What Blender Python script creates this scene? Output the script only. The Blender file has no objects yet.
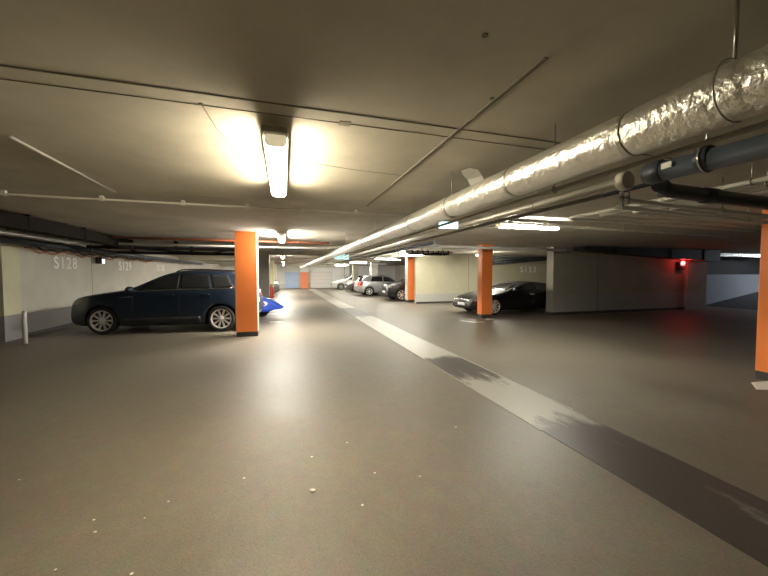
import bpy, bmesh, math, random
from mathutils import Vector, Matrix, noise
from mathutils.bvhtree import BVHTree
random.seed(7)
C = bpy.context.scene.collection
S = bpy.context.scene
R = math.radians
PI = math.pi

# ------------------------------------------------------------------ camera
cam = bpy.data.cameras.new('camera'); camo = bpy.data.objects.new('camera', cam); C.objects.link(camo)
camo.location = (0, 0, 1.5)
camo.rotation_euler = (R(90 - 2.31), 0, R(-16.6))
cam.sensor_width = 36; cam.lens = 36 * 335 / 768; cam.clip_start = .02; cam.clip_end = 300
S.camera = camo
# ------------------------------------------------------------------ world, exposure
w = bpy.data.worlds.new('world'); S.world = w; w.use_nodes = True
w.node_tree.nodes['Background'].inputs[0].default_value = (1, .93, .8, 1)
w.node_tree.nodes['Background'].inputs[1].default_value = .02
S.view_settings.view_transform = 'Standard'; S.view_settings.look = 'None'
S.view_settings.exposure = 0.6; S.view_settings.gamma = 1.0; S.view_settings.use_curve_mapping = False
S.cycles.use_denoising = True
S.cycles.max_bounces = 8; S.cycles.diffuse_bounces = 5; S.cycles.sample_clamp_indirect = 6
LAMP = 97.0            # strength of the luminaires

# ------------------------------------------------------------------ materials
def mat(name, col, rough=.6, metal=0, noise_amt=0, noise_scale=3, bump=0, bump_scale=60, emit=None, emit_s=0, coat=0, spec=.5, col2=None, detail=6, rough2=None, stretch=None):
    m = bpy.data.materials.new(name); m.use_nodes = True
    nt = m.node_tree; b = nt.nodes['Principled BSDF']
    b.inputs['Base Color'].default_value = (*col, 1); b.inputs['Roughness'].default_value = rough
    b.inputs['Metallic'].default_value = metal; b.inputs['Coat Weight'].default_value = coat
    b.inputs['Coat Roughness'].default_value = .06
    b.inputs['Specular IOR Level'].default_value = spec
    tc = nt.nodes.new('ShaderNodeTexCoord')
    vec = tc.outputs['Object']
    if stretch:
        mp = nt.nodes.new('ShaderNodeMapping'); mp.inputs['Scale'].default_value = stretch
        nt.links.new(vec, mp.inputs['Vector']); vec = mp.outputs['Vector']
    if noise_amt or col2:
        n = nt.nodes.new('ShaderNodeTexNoise'); n.inputs['Scale'].default_value = noise_scale; n.inputs['Detail'].default_value = detail
        n.inputs['Roughness'].default_value = .62
        nt.links.new(vec, n.inputs['Vector'])
        cr = nt.nodes.new('ShaderNodeValToRGB')
        cr.color_ramp.elements[0].position = .3; cr.color_ramp.elements[1].position = .7
        c2 = col2 if col2 else tuple(c * (1 + noise_amt) for c in col)
        c1 = col if col2 else tuple(c * (1 - noise_amt) for c in col)
        cr.color_ramp.elements[0].color = (*c1, 1); cr.color_ramp.elements[1].color = (*c2, 1)
        nt.links.new(n.outputs['Fac'], cr.inputs['Fac']); nt.links.new(cr.outputs['Color'], b.inputs['Base Color'])
        if rough2 is not None:
            mr = nt.nodes.new('ShaderNodeMapRange'); mr.inputs['From Min'].default_value = .3; mr.inputs['From Max'].default_value = .7
            mr.inputs['To Min'].default_value = rough; mr.inputs['To Max'].default_value = rough2
            nt.links.new(n.outputs['Fac'], mr.inputs['Value']); nt.links.new(mr.outputs['Result'], b.inputs['Roughness'])
    if bump:
        n2 = nt.nodes.new('ShaderNodeTexNoise'); n2.inputs['Scale'].default_value = bump_scale; n2.inputs['Detail'].default_value = 4
        nt.links.new(vec, n2.inputs['Vector'])
        bp = nt.nodes.new('ShaderNodeBump'); bp.inputs['Strength'].default_value = bump; bp.inputs['Distance'].default_value = .02
        nt.links.new(n2.outputs['Fac'], bp.inputs['Height']); nt.links.new(bp.outputs['Normal'], b.inputs['Normal'])
    if emit:
        b.inputs['Emission Color'].default_value = (*emit, 1); b.inputs['Emission Strength'].default_value = emit_s
    return m

M = {}
M['ceil'] = mat('concrete_ceiling', (.50, .465, .385), .85, noise_amt=.16, noise_scale=1.3, bump=.05, bump_scale=12)
M['joint'] = mat('joint_seal', (.17, .155, .12), .9)
M['joint_pale'] = mat('joint_filler', (.27, .25, .2), .9)
M['orange'] = mat('orange_paint', (.93, .255, .06), .42, noise_amt=.06, noise_scale=2)
M['cream'] = mat('cream_paint', (.72, .68, .54), .55, noise_amt=.05, noise_scale=2)
M['yellowcol'] = mat('pale_yellow_paint', (.75, .70, .45), .55, noise_amt=.05, noise_scale=2)
M['greycol'] = mat('grey_paint', (.42, .41, .38), .6, noise_amt=.08, noise_scale=2)
M['plinth'] = mat('dark_plinth', (.05, .048, .045), .6, noise_amt=.2, noise_scale=8)
M['white'] = mat('white_paint', (.8, .79, .75), .5)
M['numpaint'] = mat('bay_number_paint', (.97, .96, .92), .5)
M['linepaint'] = mat('floor_line_paint', (.82, .8, .72), .5, noise_amt=.1, noise_scale=20)
M['stripedge'] = mat('strip_edge_mortar', (.36, .34, .29), .6, noise_amt=.2, noise_scale=10)
M['galv'] = mat('galvanised_steel', (.62, .61, .58), .32, 1, noise_amt=.1, noise_scale=12)
M['alu'] = mat('brushed_pipe', (.78, .76, .72), .42, .55, noise_amt=.08, noise_scale=8)
M['foil'] = mat('aluminium_foil', (.88, .86, .80), .34, .85, bump=.6, bump_scale=28, noise_amt=.05, noise_scale=6)
M['foiltape'] = mat('foil_tape', (.6, .59, .55), .35, 1, bump=.4, bump_scale=60)
M['conduit'] = mat('pale_conduit', (.66, .63, .56), .45, noise_amt=.08, noise_scale=5)
M['greyconduit'] = mat('grey_conduit', (.33, .32, .3), .5, noise_amt=.1, noise_scale=5)
M['pvc'] = mat('slate_grey_plastic', (.06, .075, .098), .4, noise_amt=.12, noise_scale=4)
M['rust'] = mat('red_brown_pipe', (.36, .12, .06), .5, noise_amt=.15, noise_scale=6)
M['copper'] = mat('reddish_metal', (.55, .42, .36), .35, .8, noise_amt=.1, noise_scale=6)
M['black'] = mat('black_plastic', (.02, .02, .02), .5)
M['tray'] = mat('dark_tray', (.022, .019, .017), .9, noise_amt=.2, noise_scale=6, spec=.1)
M['darkduct'] = mat('dark_sheet_metal', (.05, .05, .055), .5, .3, noise_amt=.15, noise_scale=4)
M['orangecable'] = mat('orange_cable', (.45, .16, .05), .6)
M['lampbody'] = mat('lamp_housing', (.5, .47, .4), .55)
M['lampcap'] = mat('lamp_end_cap', (.8, .74, .55), .5, emit=(1, .86, .55), emit_s=.35)
M['diff'] = mat('lit_diffuser', (.9, .9, .85), .4, emit=(1, .87, .62), emit_s=LAMP)
M['diffwhite'] = mat('lit_diffuser_cool', (.9, .9, .85), .4, emit=(1, .96, .84), emit_s=LAMP)
M['difffar'] = mat('lit_diffuser_lane', (.9, .9, .85), .4, emit=(1, .94, .82), emit_s=LAMP * 3.0)
M['diffbay'] = mat('lit_diffuser_bay', (.9, .9, .85), .4, emit=(1, .95, .82), emit_s=LAMP * 1.4)
M['rampfill'] = mat('ramp_fill_diffuser', (.9, .9, .9), .4, emit=(.85, .92, 1), emit_s=LAMP * .7)
M['dimdiff'] = mat('unlit_diffuser', (.75, .75, .7), .4)
M['exit'] = mat('lit_exit_panel', (.7, .85, .85), .4, emit=(.62, .93, 1), emit_s=1.5)
M['exit2'] = mat('lit_green_exit_panel', (.5, .8, .72), .4, emit=(.45, .95, .85), emit_s=1.3)
M['red'] = mat('red_enamel', (.45, .03, .03), .35)
M['redlens'] = mat('lit_red_lens', (.9, .05, .05), .3, emit=(1, .06, .06), emit_s=14)
M['whitelens'] = mat('lit_white_lens', (.9, .9, .9), .3, emit=(1, .95, .85), emit_s=5)
M['bluepanel'] = mat('pale_blue_paint', (.5, .66, .92), .5)
M['rubber'] = mat('tyre_rubber', (.018, .018, .018), .8)
M['rim'] = mat('alloy_rim', (.78, .77, .75), .35, .35)
M['darkrim'] = mat('dark_rim_recess', (.03, .03, .03), .6)
M['glass'] = mat('tinted_car_glass', (.02, .022, .024), .12, 0, spec=.5)
M['chrome'] = mat('chrome_trim', (.8, .8, .8), .15, 1)
M['seam'] = mat('body_seam', (.006, .006, .008), .7)
M['clad'] = mat('dark_cladding', (.03, .033, .04), .5)
M['headlight'] = mat('headlight_glass', (.35, .36, .36), .1, .3, coat=1)
M['taillight'] = mat('red_tail_light', (.6, .02, .02), .15, coat=1)
M['taillit'] = mat('lit_tail_light', (.8, .05, .03), .2, emit=(1, .1, .05), emit_s=.8)
M['plate'] = mat('white_number_plate', (.85, .85, .82), .4)
M['suv'] = mat('deep_blue_car_paint', (.014, .026, .048), .3, .1, coat=.9)
M['blackpaint'] = mat('black_car_paint', (.006, .006, .0075), .4, .0, coat=.35)
M['silver'] = mat('silver_car_paint', (.55, .57, .58), .3, .6, coat=.6)
M['whitecar'] = mat('white_car_paint', (.8, .8, .78), .3, 0, coat=.6)
M['greycar'] = mat('grey_car_paint', (.14, .14, .15), .3, .4, coat=.6)
M['tarp'] = mat('blue_tarpaulin', (.035, .11, .68), .42, noise_amt=.12, noise_scale=6, bump=.3, bump_scale=9)
M['tarpwhite'] = mat('white_fabric_patch', (.8, .8, .82), .5)
M['scrap'] = mat('pale_litter', (.75, .7, .6), .7)
M['asphaltramp'] = mat('ramp_asphalt', (.06, .06, .06), .7, noise_amt=.2, noise_scale=6)

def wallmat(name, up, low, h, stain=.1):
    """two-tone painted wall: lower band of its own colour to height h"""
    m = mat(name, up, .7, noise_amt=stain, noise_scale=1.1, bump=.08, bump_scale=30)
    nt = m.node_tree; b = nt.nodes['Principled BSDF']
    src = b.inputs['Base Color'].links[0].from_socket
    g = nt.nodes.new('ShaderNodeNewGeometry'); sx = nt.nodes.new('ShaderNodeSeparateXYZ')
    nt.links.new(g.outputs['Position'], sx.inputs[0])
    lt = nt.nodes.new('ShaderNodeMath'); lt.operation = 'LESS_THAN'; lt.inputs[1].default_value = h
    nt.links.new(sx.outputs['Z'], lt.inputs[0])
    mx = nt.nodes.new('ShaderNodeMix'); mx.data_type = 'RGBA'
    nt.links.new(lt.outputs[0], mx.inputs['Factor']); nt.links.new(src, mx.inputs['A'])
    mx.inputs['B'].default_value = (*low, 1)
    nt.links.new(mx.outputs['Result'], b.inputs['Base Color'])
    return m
M['wall_l'] = wallmat('cream_wall_grey_dado', (.57, .545, .475), (.34, .34, .335), .56)
M['wall_y'] = wallmat('yellow_wall_grey_dado', (.56, .53, .38), (.46, .46, .43), .5, .08)
M['wall_g'] = wallmat('grey_wall_pale_dado', (.42, .40, .31), (.44, .44, .41), .75)
M['wall_d'] = wallmat('ramp_wall_dark_top', (.05, .05, .055), (.42, .44, .50), 1.5)  # darker above a set height, paler and bluer below
M['wall_w'] = wallmat('white_wall', (.93, .925, .91), (.78, .76, .75), .5, .04)
M['wall_far'] = wallmat('plain_grey_wall', (.38, .36, .31), (.3, .3, .29), .56)

def floormat():
    m = bpy.data.materials.new('garage_floor_coating'); m.use_nodes = True
    nt = m.node_tree; b = nt.nodes['Principled BSDF']; N = nt.nodes.new; L = nt.links.new
    g = N('ShaderNodeNewGeometry')
    n1 = N('ShaderNodeTexNoise'); n1.inputs['Scale'].default_value = .55; n1.inputs['Detail'].default_value = 7; n1.inputs['Roughness'].default_value = .6
    n2 = N('ShaderNodeTexNoise'); n2.inputs['Scale'].default_value = 9; n2.inputs['Detail'].default_value = 5
    n3 = N('ShaderNodeTexNoise'); n3.inputs['Scale'].default_value = 85; n3.inputs['Detail'].default_value = 2
    v = N('ShaderNodeTexVoronoi'); v.inputs['Scale'].default_value = 70
    for n in (n1, n2, n3, v): L(g.outputs['Position'], n.inputs['Vector'])
    cr = N('ShaderNodeValToRGB'); e = cr.color_ramp.elements
    e[0].position = .3; e[0].color = (.128, .110, .084, 1); e[1].position = .7; e[1].color = (.185, .162, .126, 1)
    L(n1.outputs['Fac'], cr.inputs['Fac'])
    mx = N('ShaderNodeMix'); mx.data_type = 'RGBA'; mx.blend_type = 'OVERLAY'; mx.inputs['Factor'].default_value = .22
    L(cr.outputs['Color'], mx.inputs['A']); L(n2.outputs['Color'], mx.inputs['B'])
    mx2 = N('ShaderNodeMix'); mx2.data_type = 'RGBA'; mx2.blend_type = 'OVERLAY'; mx2.inputs['Factor'].default_value = .45
    bw = N('ShaderNodeRGBToBW'); L(n3.outputs['Color'], bw.inputs[0])
    L(mx.outputs['Result'], mx2.inputs['A']); L(bw.outputs[0], mx2.inputs['B'])
    L(mx2.outputs['Result'], b.inputs['Base Color'])
    mr = N('ShaderNodeMapRange'); mr.inputs['From Min'].default_value = .3; mr.inputs['From Max'].default_value = .7
    mr.inputs['To Min'].default_value = .41; mr.inputs['To Max'].default_value = .56
    L(n1.outputs['Fac'], mr.inputs['Value']); L(mr.outputs['Result'], b.inputs['Roughness'])
    b.inputs['Specular IOR Level'].default_value = .5
    bp = N('ShaderNodeBump'); bp.inputs['Strength'].default_value = .35; bp.inputs['Distance'].default_value = .006
    L(n3.outputs['Fac'], bp.inputs['Height']); L(bp.outputs['Normal'], b.inputs['Normal'])
    return m
M['floor'] = floormat()

def guttermat():
    """screed strip: pale bands painting in lamp reflections, plus dry patches and ragged damp stains"""
    m = bpy.data.materials.new('drain_strip_screed'); m.use_nodes = True
    nt = m.node_tree; b = nt.nodes['Principled BSDF']; N = nt.nodes.new; L = nt.links.new
    g = N('ShaderNodeNewGeometry'); sx = N('ShaderNodeSeparateXYZ'); L(g.outputs['Position'], sx.inputs[0])
    mp = N('ShaderNodeMapping'); mp.inputs['Scale'].default_value = (4.5, 1.1, 1); L(g.outputs['Position'], mp.inputs['Vector'])
    n = N('ShaderNodeTexNoise'); n.inputs['Scale'].default_value = 1.0; n.inputs['Detail'].default_value = 8; n.inputs['Roughness'].default_value = .7
    L(mp.outputs['Vector'], n.inputs['Vector'])
    # painted lamp reflections and damp along the strip (world Y 0..40) as a ramp
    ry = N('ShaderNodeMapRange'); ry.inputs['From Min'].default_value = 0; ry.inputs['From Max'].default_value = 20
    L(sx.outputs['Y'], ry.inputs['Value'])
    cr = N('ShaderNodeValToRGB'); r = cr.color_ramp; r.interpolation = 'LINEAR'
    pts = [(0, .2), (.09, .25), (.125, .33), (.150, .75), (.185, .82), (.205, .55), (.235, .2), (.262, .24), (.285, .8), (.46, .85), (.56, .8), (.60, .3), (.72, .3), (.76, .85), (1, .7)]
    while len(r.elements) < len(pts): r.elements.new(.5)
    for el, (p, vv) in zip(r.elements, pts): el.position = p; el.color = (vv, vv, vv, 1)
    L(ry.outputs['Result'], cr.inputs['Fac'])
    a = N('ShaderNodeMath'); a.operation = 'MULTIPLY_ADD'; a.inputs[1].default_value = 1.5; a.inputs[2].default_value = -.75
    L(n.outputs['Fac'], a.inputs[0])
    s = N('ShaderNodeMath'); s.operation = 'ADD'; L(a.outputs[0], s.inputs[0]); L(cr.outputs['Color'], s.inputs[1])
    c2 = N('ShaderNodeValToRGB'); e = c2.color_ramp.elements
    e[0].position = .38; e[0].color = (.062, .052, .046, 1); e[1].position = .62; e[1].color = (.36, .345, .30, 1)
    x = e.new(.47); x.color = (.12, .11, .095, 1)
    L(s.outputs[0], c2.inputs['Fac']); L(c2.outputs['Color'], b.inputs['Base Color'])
    b.inputs['Roughness'].default_value = .42
    return m
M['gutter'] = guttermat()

# ------------------------------------------------------------------ mesh helpers
def bx(bm, x0, x1, y0, y1, z0, z1, bev=0):
    r = bmesh.ops.create_cube(bm, size=1)
    bmesh.ops.scale(bm, vec=(x1 - x0, y1 - y0, z1 - z0), verts=r['verts'])
    bmesh.ops.translate(bm, vec=((x0 + x1) / 2, (y0 + y1) / 2, (z0 + z1) / 2), verts=r['verts'])
    if bev:
        es = list({e for v in r['verts'] for e in v.link_edges})
        bmesh.ops.bevel(bm, geom=es, offset=bev, segments=2, affect='EDGES', profile=.5)
    return bm
def box(*a, bev=0): return bx(bmesh.new(), *a, bev=bev)
def sweep(bm, pts, r, seg=12, caps=True):
    pts = [Vector(p) for p in pts]
    rings = []; up = None
    for i, p in enumerate(pts):
        if i == 0: t = pts[1] - pts[0]
        elif i == len(pts) - 1: t = pts[-1] - pts[-2]
        else: t = (pts[i + 1] - p).normalized() + (p - pts[i - 1]).normalized()
        t.normalize()
        if up is None:
            up = Vector((0, 0, 1)) if abs(t.z) < .9 else Vector((1, 0, 0))
        n = (up - t * up.dot(t)).normalized(); bn = t.cross(n); up = n
        rr = r[i] if isinstance(r, (list, tuple)) else r
        rings.append([bm.verts.new(p + (n * math.cos(2 * PI * k / seg) + bn * math.sin(2 * PI * k / seg)) * rr) for k in range(seg)])
    for a, b in zip(rings, rings[1:]):
        for k in range(seg):
            f = bm.faces.new((a[k], a[(k + 1) % seg], b[(k + 1) % seg], b[k])); f.smooth = True
    if caps:
        bm.faces.new(rings[0][::-1]); bm.faces.new(rings[-1])
    return bm
def tube(pts, r, seg=12): return sweep(bmesh.new(), pts, r, seg)
def lathe(bm, prof, seg=24, axis='Y'):
    """prof: (radius, along)"""
    rings = []
    for rad, h in prof:
        ring = []
        for k in range(seg):
            a = 2 * PI * k / seg; c_, s_ = rad * math.cos(a), rad * math.sin(a)
            co = {'Y': (c_, h, s_), 'Z': (c_, s_, h), 'X': (h, c_, s_)}[axis]
            ring.append(bm.verts.new(co))
        rings.append(ring)
    for a, b in zip(rings, rings[1:]):
        for k in range(seg):
            f = bm.faces.new((a[k], a[(k + 1) % seg], b[(k + 1) % seg], b[k])); f.smooth = True
    bm.faces.new(rings[0]); bm.faces.new(rings[-1][::-1])
    return bm
def obj(name, bm, m, parent=None, loc=None, smooth=False):
    bmesh.ops.recalc_face_normals(bm, faces=bm.faces)
    me = bpy.data.meshes.new(name); bm.to_mesh(me); bm.free()
    for mm in (m if isinstance(m, (list, tuple)) else [m]): me.materials.append(mm)
    if smooth:
        for p in me.polygons: p.use_smooth = True
    o = bpy.data.objects.new(name, me); C.objects.link(o)
    if parent: o.parent = parent
    if loc: o.location = loc
    return o
def tag(o, label=None, cat=None, group=None, kind=None):
    if label: o['label'] = label
    if cat: o['category'] = cat
    if group: o['group'] = group
    if kind: o['kind'] = kind
    return o
def thing(name, label, cat, loc=(0, 0, 0), rz=0, group=None):
    o = bpy.data.objects.new(name, None); o.empty_display_size = .2; C.objects.link(o)
    o.location = loc; o.rotation_euler = (0, 0, rz)
    return tag(o, label, cat, group)
def struct(name, bm, m, parent=None, label=None):
    o = obj(name, bm, m, parent)
    if parent is None: o['kind'] = 'structure'
    if label: o['label'] = label; o['category'] = 'structure'
    return o
def plate(bm, pts, z0, z1):
    a = [bm.verts.new((x, y, z0)) for x, y in pts]; b = [bm.verts.new((x, y, z1)) for x, y in pts]
    bm.faces.new(a[::-1]); bm.faces.new(b); n = len(pts)
    for i in range(n): bm.faces.new((a[i], a[(i + 1) % n], b[(i + 1) % n], b[i]))
    return bm
def text_mesh(s, size, thick=.0):
    cu = bpy.data.curves.new('t', 'FONT'); cu.body = s; cu.size = size; cu.align_x = 'CENTER'; cu.align_y = 'CENTER'
    cu.space_character = 1.25; cu.offset = .008; cu.extrude = .002
    o = bpy.data.objects.new('t', cu); C.objects.link(o)
    bpy.context.view_layer.update()
    me = bpy.data.meshes.new_from_object(o.evaluated_get(bpy.context.evaluated_depsgraph_get()))
    bpy.data.objects.remove(o); bpy.data.curves.remove(cu)
    return me

# ================================================================== STRUCTURE
XL, XR, YB, YE = -12.0, 27.0, -8.0, 37.6
ZN, ZF = 2.42, 2.53         # near slab, far slab
Y1, Y2 = 4.42, 4.85         # sloped haunch between them
floor = struct('floor', box(XL, XR, YB, YE, -.15, 0), M['floor'])
bm = bmesh.new()
prof = [(YB, ZN), (Y1, ZN), (Y2, ZF), (YE, ZF), (YE, 2.9), (YB, 2.9)]
a = [bm.verts.new((XL, y, z)) for y, z in prof]; b = [bm.verts.new((XR, y, z)) for y, z in prof]
bm.faces.new(a); bm.faces.new(b[::-1])
for i in range(6): bm.faces.new((a[i], b[i], b[(i + 1) % 6], a[(i + 1) % 6]))
ceiling = struct('ceiling', bm, M['ceil'])
# slab joints and cracks in the ceiling
struct('slab_joint', box(XL, 3.6, 1.926, 1.936, ZN - .004, ZN + .01), M['joint'], ceiling)
struct('slab_joint', box(-1.5, 2.6, 2.06, 2.064, ZN - .003, ZN + .01), M['joint'], ceiling)
struct('slab_joint', box(1.065, 1.077, 1.2, Y1, ZN - .004, ZN + .01), M['joint_pale'], ceiling)
struct('slab_joint', box(1.078, 1.09, 1.2, Y1, ZN - .003, ZN + .01), M['joint'], ceiling)
bm = bmesh.new()
pl = [(-.42, 2.06), (-.40, 2.35), (-.36, 2.6), (-.35, 2.95)]
for (x0, y0), (x1, y1) in zip(pl, pl[1:]): plate(bm, [(x0, y0), (x0 + .005, y0), (x1 + .005, y1), (x1, y1)], ZN - .002, ZN + .01)
pl = [(.25, 2.86), (.6, 2.93), (1.05, 2.97)]
for (x0, y0), (x1, y1) in zip(pl, pl[1:]): plate(bm, [(x0, y0), (x1, y1), (x1, y1 + .006), (x0, y0 + .006)], ZN - .002, ZN + .01)
struct('hairline_crack', bm, M['joint'], ceiling)
bm = bmesh.new(); bx(bm, .33, .40, 2.03, 2.09, ZN - .003, ZN + .01)
struct('filled_patch', bm, M['joint_pale'], ceiling)
for (x, y) in ((1.05, 1.55), (.75, 1.16), (2.3, 2.3), (-.42, 2.05)):
    bm = bmesh.new(); lathe(bm, [(.012, ZN - .004), (.012, ZN + .01)], 10, 'Z')
    o = struct('formwork_hole', bm, M['joint'], ceiling); o.location = (x, y, 0)

# walls
wl = struct('wall_left', box(-6.25, -6.0, 9.75, YE, 0, ZF), M['wall_l'])
def bay_number(s, loc, rot, par, size=.46):
    me = text_mesh(s, size); me.name = 'bay_number'; me.materials.append(M['numpaint'])
    o = bpy.data.objects.new('bay_number', me); C.objects.link(o); o.location = loc; o.rotation_euler = rot; o.parent = par
    o['label'] = 'white stencilled bay number ' + s
    return o
for s_, y_ in (('S128', 11.85), ('S129', 15.6), ('S130', 19.6)):
    bay_number(s_, (-5.996, y_, 1.81), (R(90), 0, R(90)), wl)
struct('panel_joint', box(-6.003, -5.998, 13.18, 13.2, 0, ZF), M['joint'], wl)
wr = struct('wall_right', box(6.5, 18.6, 16.0, 16.25, 0, ZF), M['wall_y'])
struct('baseboard', box(6.5, 18.6, 15.985, 16.01, 0, .09), M['plinth'], wr)
struct('baseboard', box(-6.01, -5.985, 9.98, YE, 0, .08), M['plinth'], wl)
bay_number('S153', (13.36, 15.996, 1.77), (R(90), 0, 0), wr, .47)
struct('panel_joint', box(9.5, 9.52, 15.997, 16.002, 0, ZF), M['joint'], wr)
wg = struct('wall_center', box(9.5, 16.4, 10.05, 10.38, 0, ZF), M['wall_g'])
struct('pilaster', box(16.4, 17.6, 9.95, 10.6, 0, ZF), M['wall_g'], wg)
struct('baseboard', box(9.49, 17.61, 10.03, 10.4, 0, .1), M['plinth'], wg)
struct('panel_joint', box(11.6, 11.62, 10.046, 10.052, 0, ZF), M['joint'], wg)
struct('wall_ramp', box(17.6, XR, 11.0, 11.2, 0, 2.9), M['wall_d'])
struct('wall_back', box(XL, XR, YB - .2, YB, 0, 2.9), M['wall_far'])
struct('wall_far', box(XL, XR, YE, YE + .2, 0, 2.9), M['wall_w'])
struct('wall_west', box(XL - .2, XL, YB, YE, 0, 2.9), M['wall_far'])
struct('wall_east', box(XR, XR + .2, YB, YE, 0, 2.9), M['wall_far'])
struct('wall_inner', box(12.6, 12.85, 16.25, YE, 0, ZF), M['wall_l'])
# ramp to the right
bm = bmesh.new()
p = [(19.2, 0), (XR, 1.15), (XR, 0)]
a = [bm.verts.new((x, 9.0, z)) for x, z in p]; b = [bm.verts.new((x, 11.0, z)) for x, z in p]
bm.faces.new(a); bm.faces.new(b[::-1])
for i in range(3): bm.faces.new((a[i], b[i], b[(i + 1) % 3], a[(i + 1) % 3]))
struct('exit_ramp', bm, M['asphaltramp'], floor)
# drain strip in the floor, with pale kerb joints
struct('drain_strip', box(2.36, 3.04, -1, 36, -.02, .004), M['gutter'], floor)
struct('strip_edge', box(2.34, 2.362, 2.6, 36, -.02, .006), M['stripedge'], floor)
struct('strip_edge', box(3.038, 3.06, 2.9, 36, -.02, .006), M['stripedge'], floor)
# bay markings
for pts in ([(-.45, 11.0), (-.06, 11.0), (-.06, 11.15), (-.45, 11.15)], [(-.62, 13.3), (-.28, 13.3), (-.28, 13.45), (-.62, 13.45)],
            [(5.45, 9.66), (5.55, 9.66), (5.75, 9.27), (6.05, 9.27), (6.05, 9.15), (5.66, 9.15)],
            [(6.46, 9.62), (6.74, 9.62), (6.74, 9.78), (6.46, 9.78)],
            [(5.88, 2.74), (7.0, 2.34), (7.0, 2.44), (6.22, 2.74), (7.0, 2.80), (7.0, 2.88), (6.2, 2.95)],
            [(-.5, 17.9), (-.1, 17.9), (-.1, 18.05), (-.5, 18.05)], [(-.5, 20.3), (-.1, 20.3), (-.1, 20.45), (-.5, 20.45)]):
    struct('bay_marking', plate(bmesh.new(), pts, -.01, .004), M['linepaint'], floor)

# pilaster at the near end of the left wall
pil = struct('trim_1', box(-6.45, -5.93, 9.45, 9.98, 0, ZF), wallmat('pale_yellow_end', (.62, .60, .42), (.33, .33, .32), .58))

# end wall doors
d1 = struct('door_1', box(.1, 1.55, YE - .08, YE, .05, 1.75), M['bluepanel'])
bm = bmesh.new()
for z in (.45, .85, 1.25): bx(bm, .1, 1.55, YE - .09, YE - .07, z, z + .03)
struct('door_rib', bm, M['galv'], d1)
d2 = struct('door_2', box(2.7, 5.2, YE - .1, YE, .05, 1.95), M['white'])
bm = bmesh.new()
for z in (.5, .9, 1.3, 1.7): bx(bm, 2.7, 5.2, YE - .12, YE - .09, z, z + .06)
struct('door_rib', bm, mat('pinkish_rib', (.75, .6, .58), .5), d2)

# beams across the lane (structure)
for i, y in enumerate((15.7, 22.7, 29.7, 35.6)):
    struct('trim_%d' % (i + 2), box(-5.95, 6.4, y - .25, y + .25, 2.36, ZF + .05), M['ceil'])

# ================================================================== COLUMNS
def column(x0, x1, y0, y1, label, front, side, band='plinth', h=ZF, plh=.12, group=None):
    cx, cy = (x0 + x1) / 2, (y0 + y1) / 2
    t = thing('column', label, 'column', (cx, cy, 0), 0, group)
    dx, dy = (x1 - x0) / 2, (y1 - y0) / 2
    bm = box(-dx, dx, -dy, dy, plh, h - .002)
    es = [e for e in bm.edges if abs(e.verts[0].co.z - e.verts[1].co.z) > .5]
    bmesh.ops.bevel(bm, geom=es, offset=.012, segments=1, affect='EDGES')
    bm.normal_update()
    for f in bm.faces:
        f.material_index = 0 if f.normal.y < -.9 or f.normal.y > .9 else 1
    obj('shaft', bm, [M[front], M[side]], t)
    obj('plinth', box(-dx + .01, dx - .01, -dy + .01, dy - .01, 0, plh + .001), M[band], t)
    return t
column(-1.12, -.62, 8.64, 9.0, 'orange-fronted column beside the rear of the dark blue estate car', 'orange', 'cream')
column(-1.12, -.62, 15.6, 16.0, 'grey column behind the blue covered vehicle on the left of the lane', 'greycol', 'greycol')
column(-1.12, -.62, 22.6, 23.0, 'pale yellow column with a red extinguisher at its foot, left of the lane', 'yellowcol', 'yellowcol')
column(-1.12, -.62, 29.6, 30.0, 'small pale column farthest back on the left of the lane', 'cream', 'cream')
column(6.5, 6.92, 10.05, 10.33, 'orange column standing in front of the black saloon', 'orange', 'orange')
column(6.5, 6.92, 2.78, 3.06, 'orange column cut by the right edge, nearest of all columns', 'orange', 'orange')
column(6.36, 6.86, 16.9, 17.3, 'orange and white column with switch boxes at the end of the yellow wall', 'orange', 'white')
column(6.15, 6.65, 23.9, 24.3, 'white column in front of the silver hatchback', 'white', 'white')
column(6.2, 6.7, 30.9, 31.3, 'cream column in the right bays behind the white column', 'cream', 'cream')
column(6.2, 6.7, 35.4, 35.8, 'dull grey column nearest the end wall on the right', 'greycol', 'greycol')
t = thing('column', 'orange column with white top against the end wall', 'column', (2.08, 37.2, 0))
obj('shaft', box(-.42, .42, -.2, .2, 0, 1.75), mat('faded_orange', (.85, .28, .14), .5), t)
obj('cap_section', box(-.42, .42, -.2, .2, 1.75, ZF - .002), M['white'], t)

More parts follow.
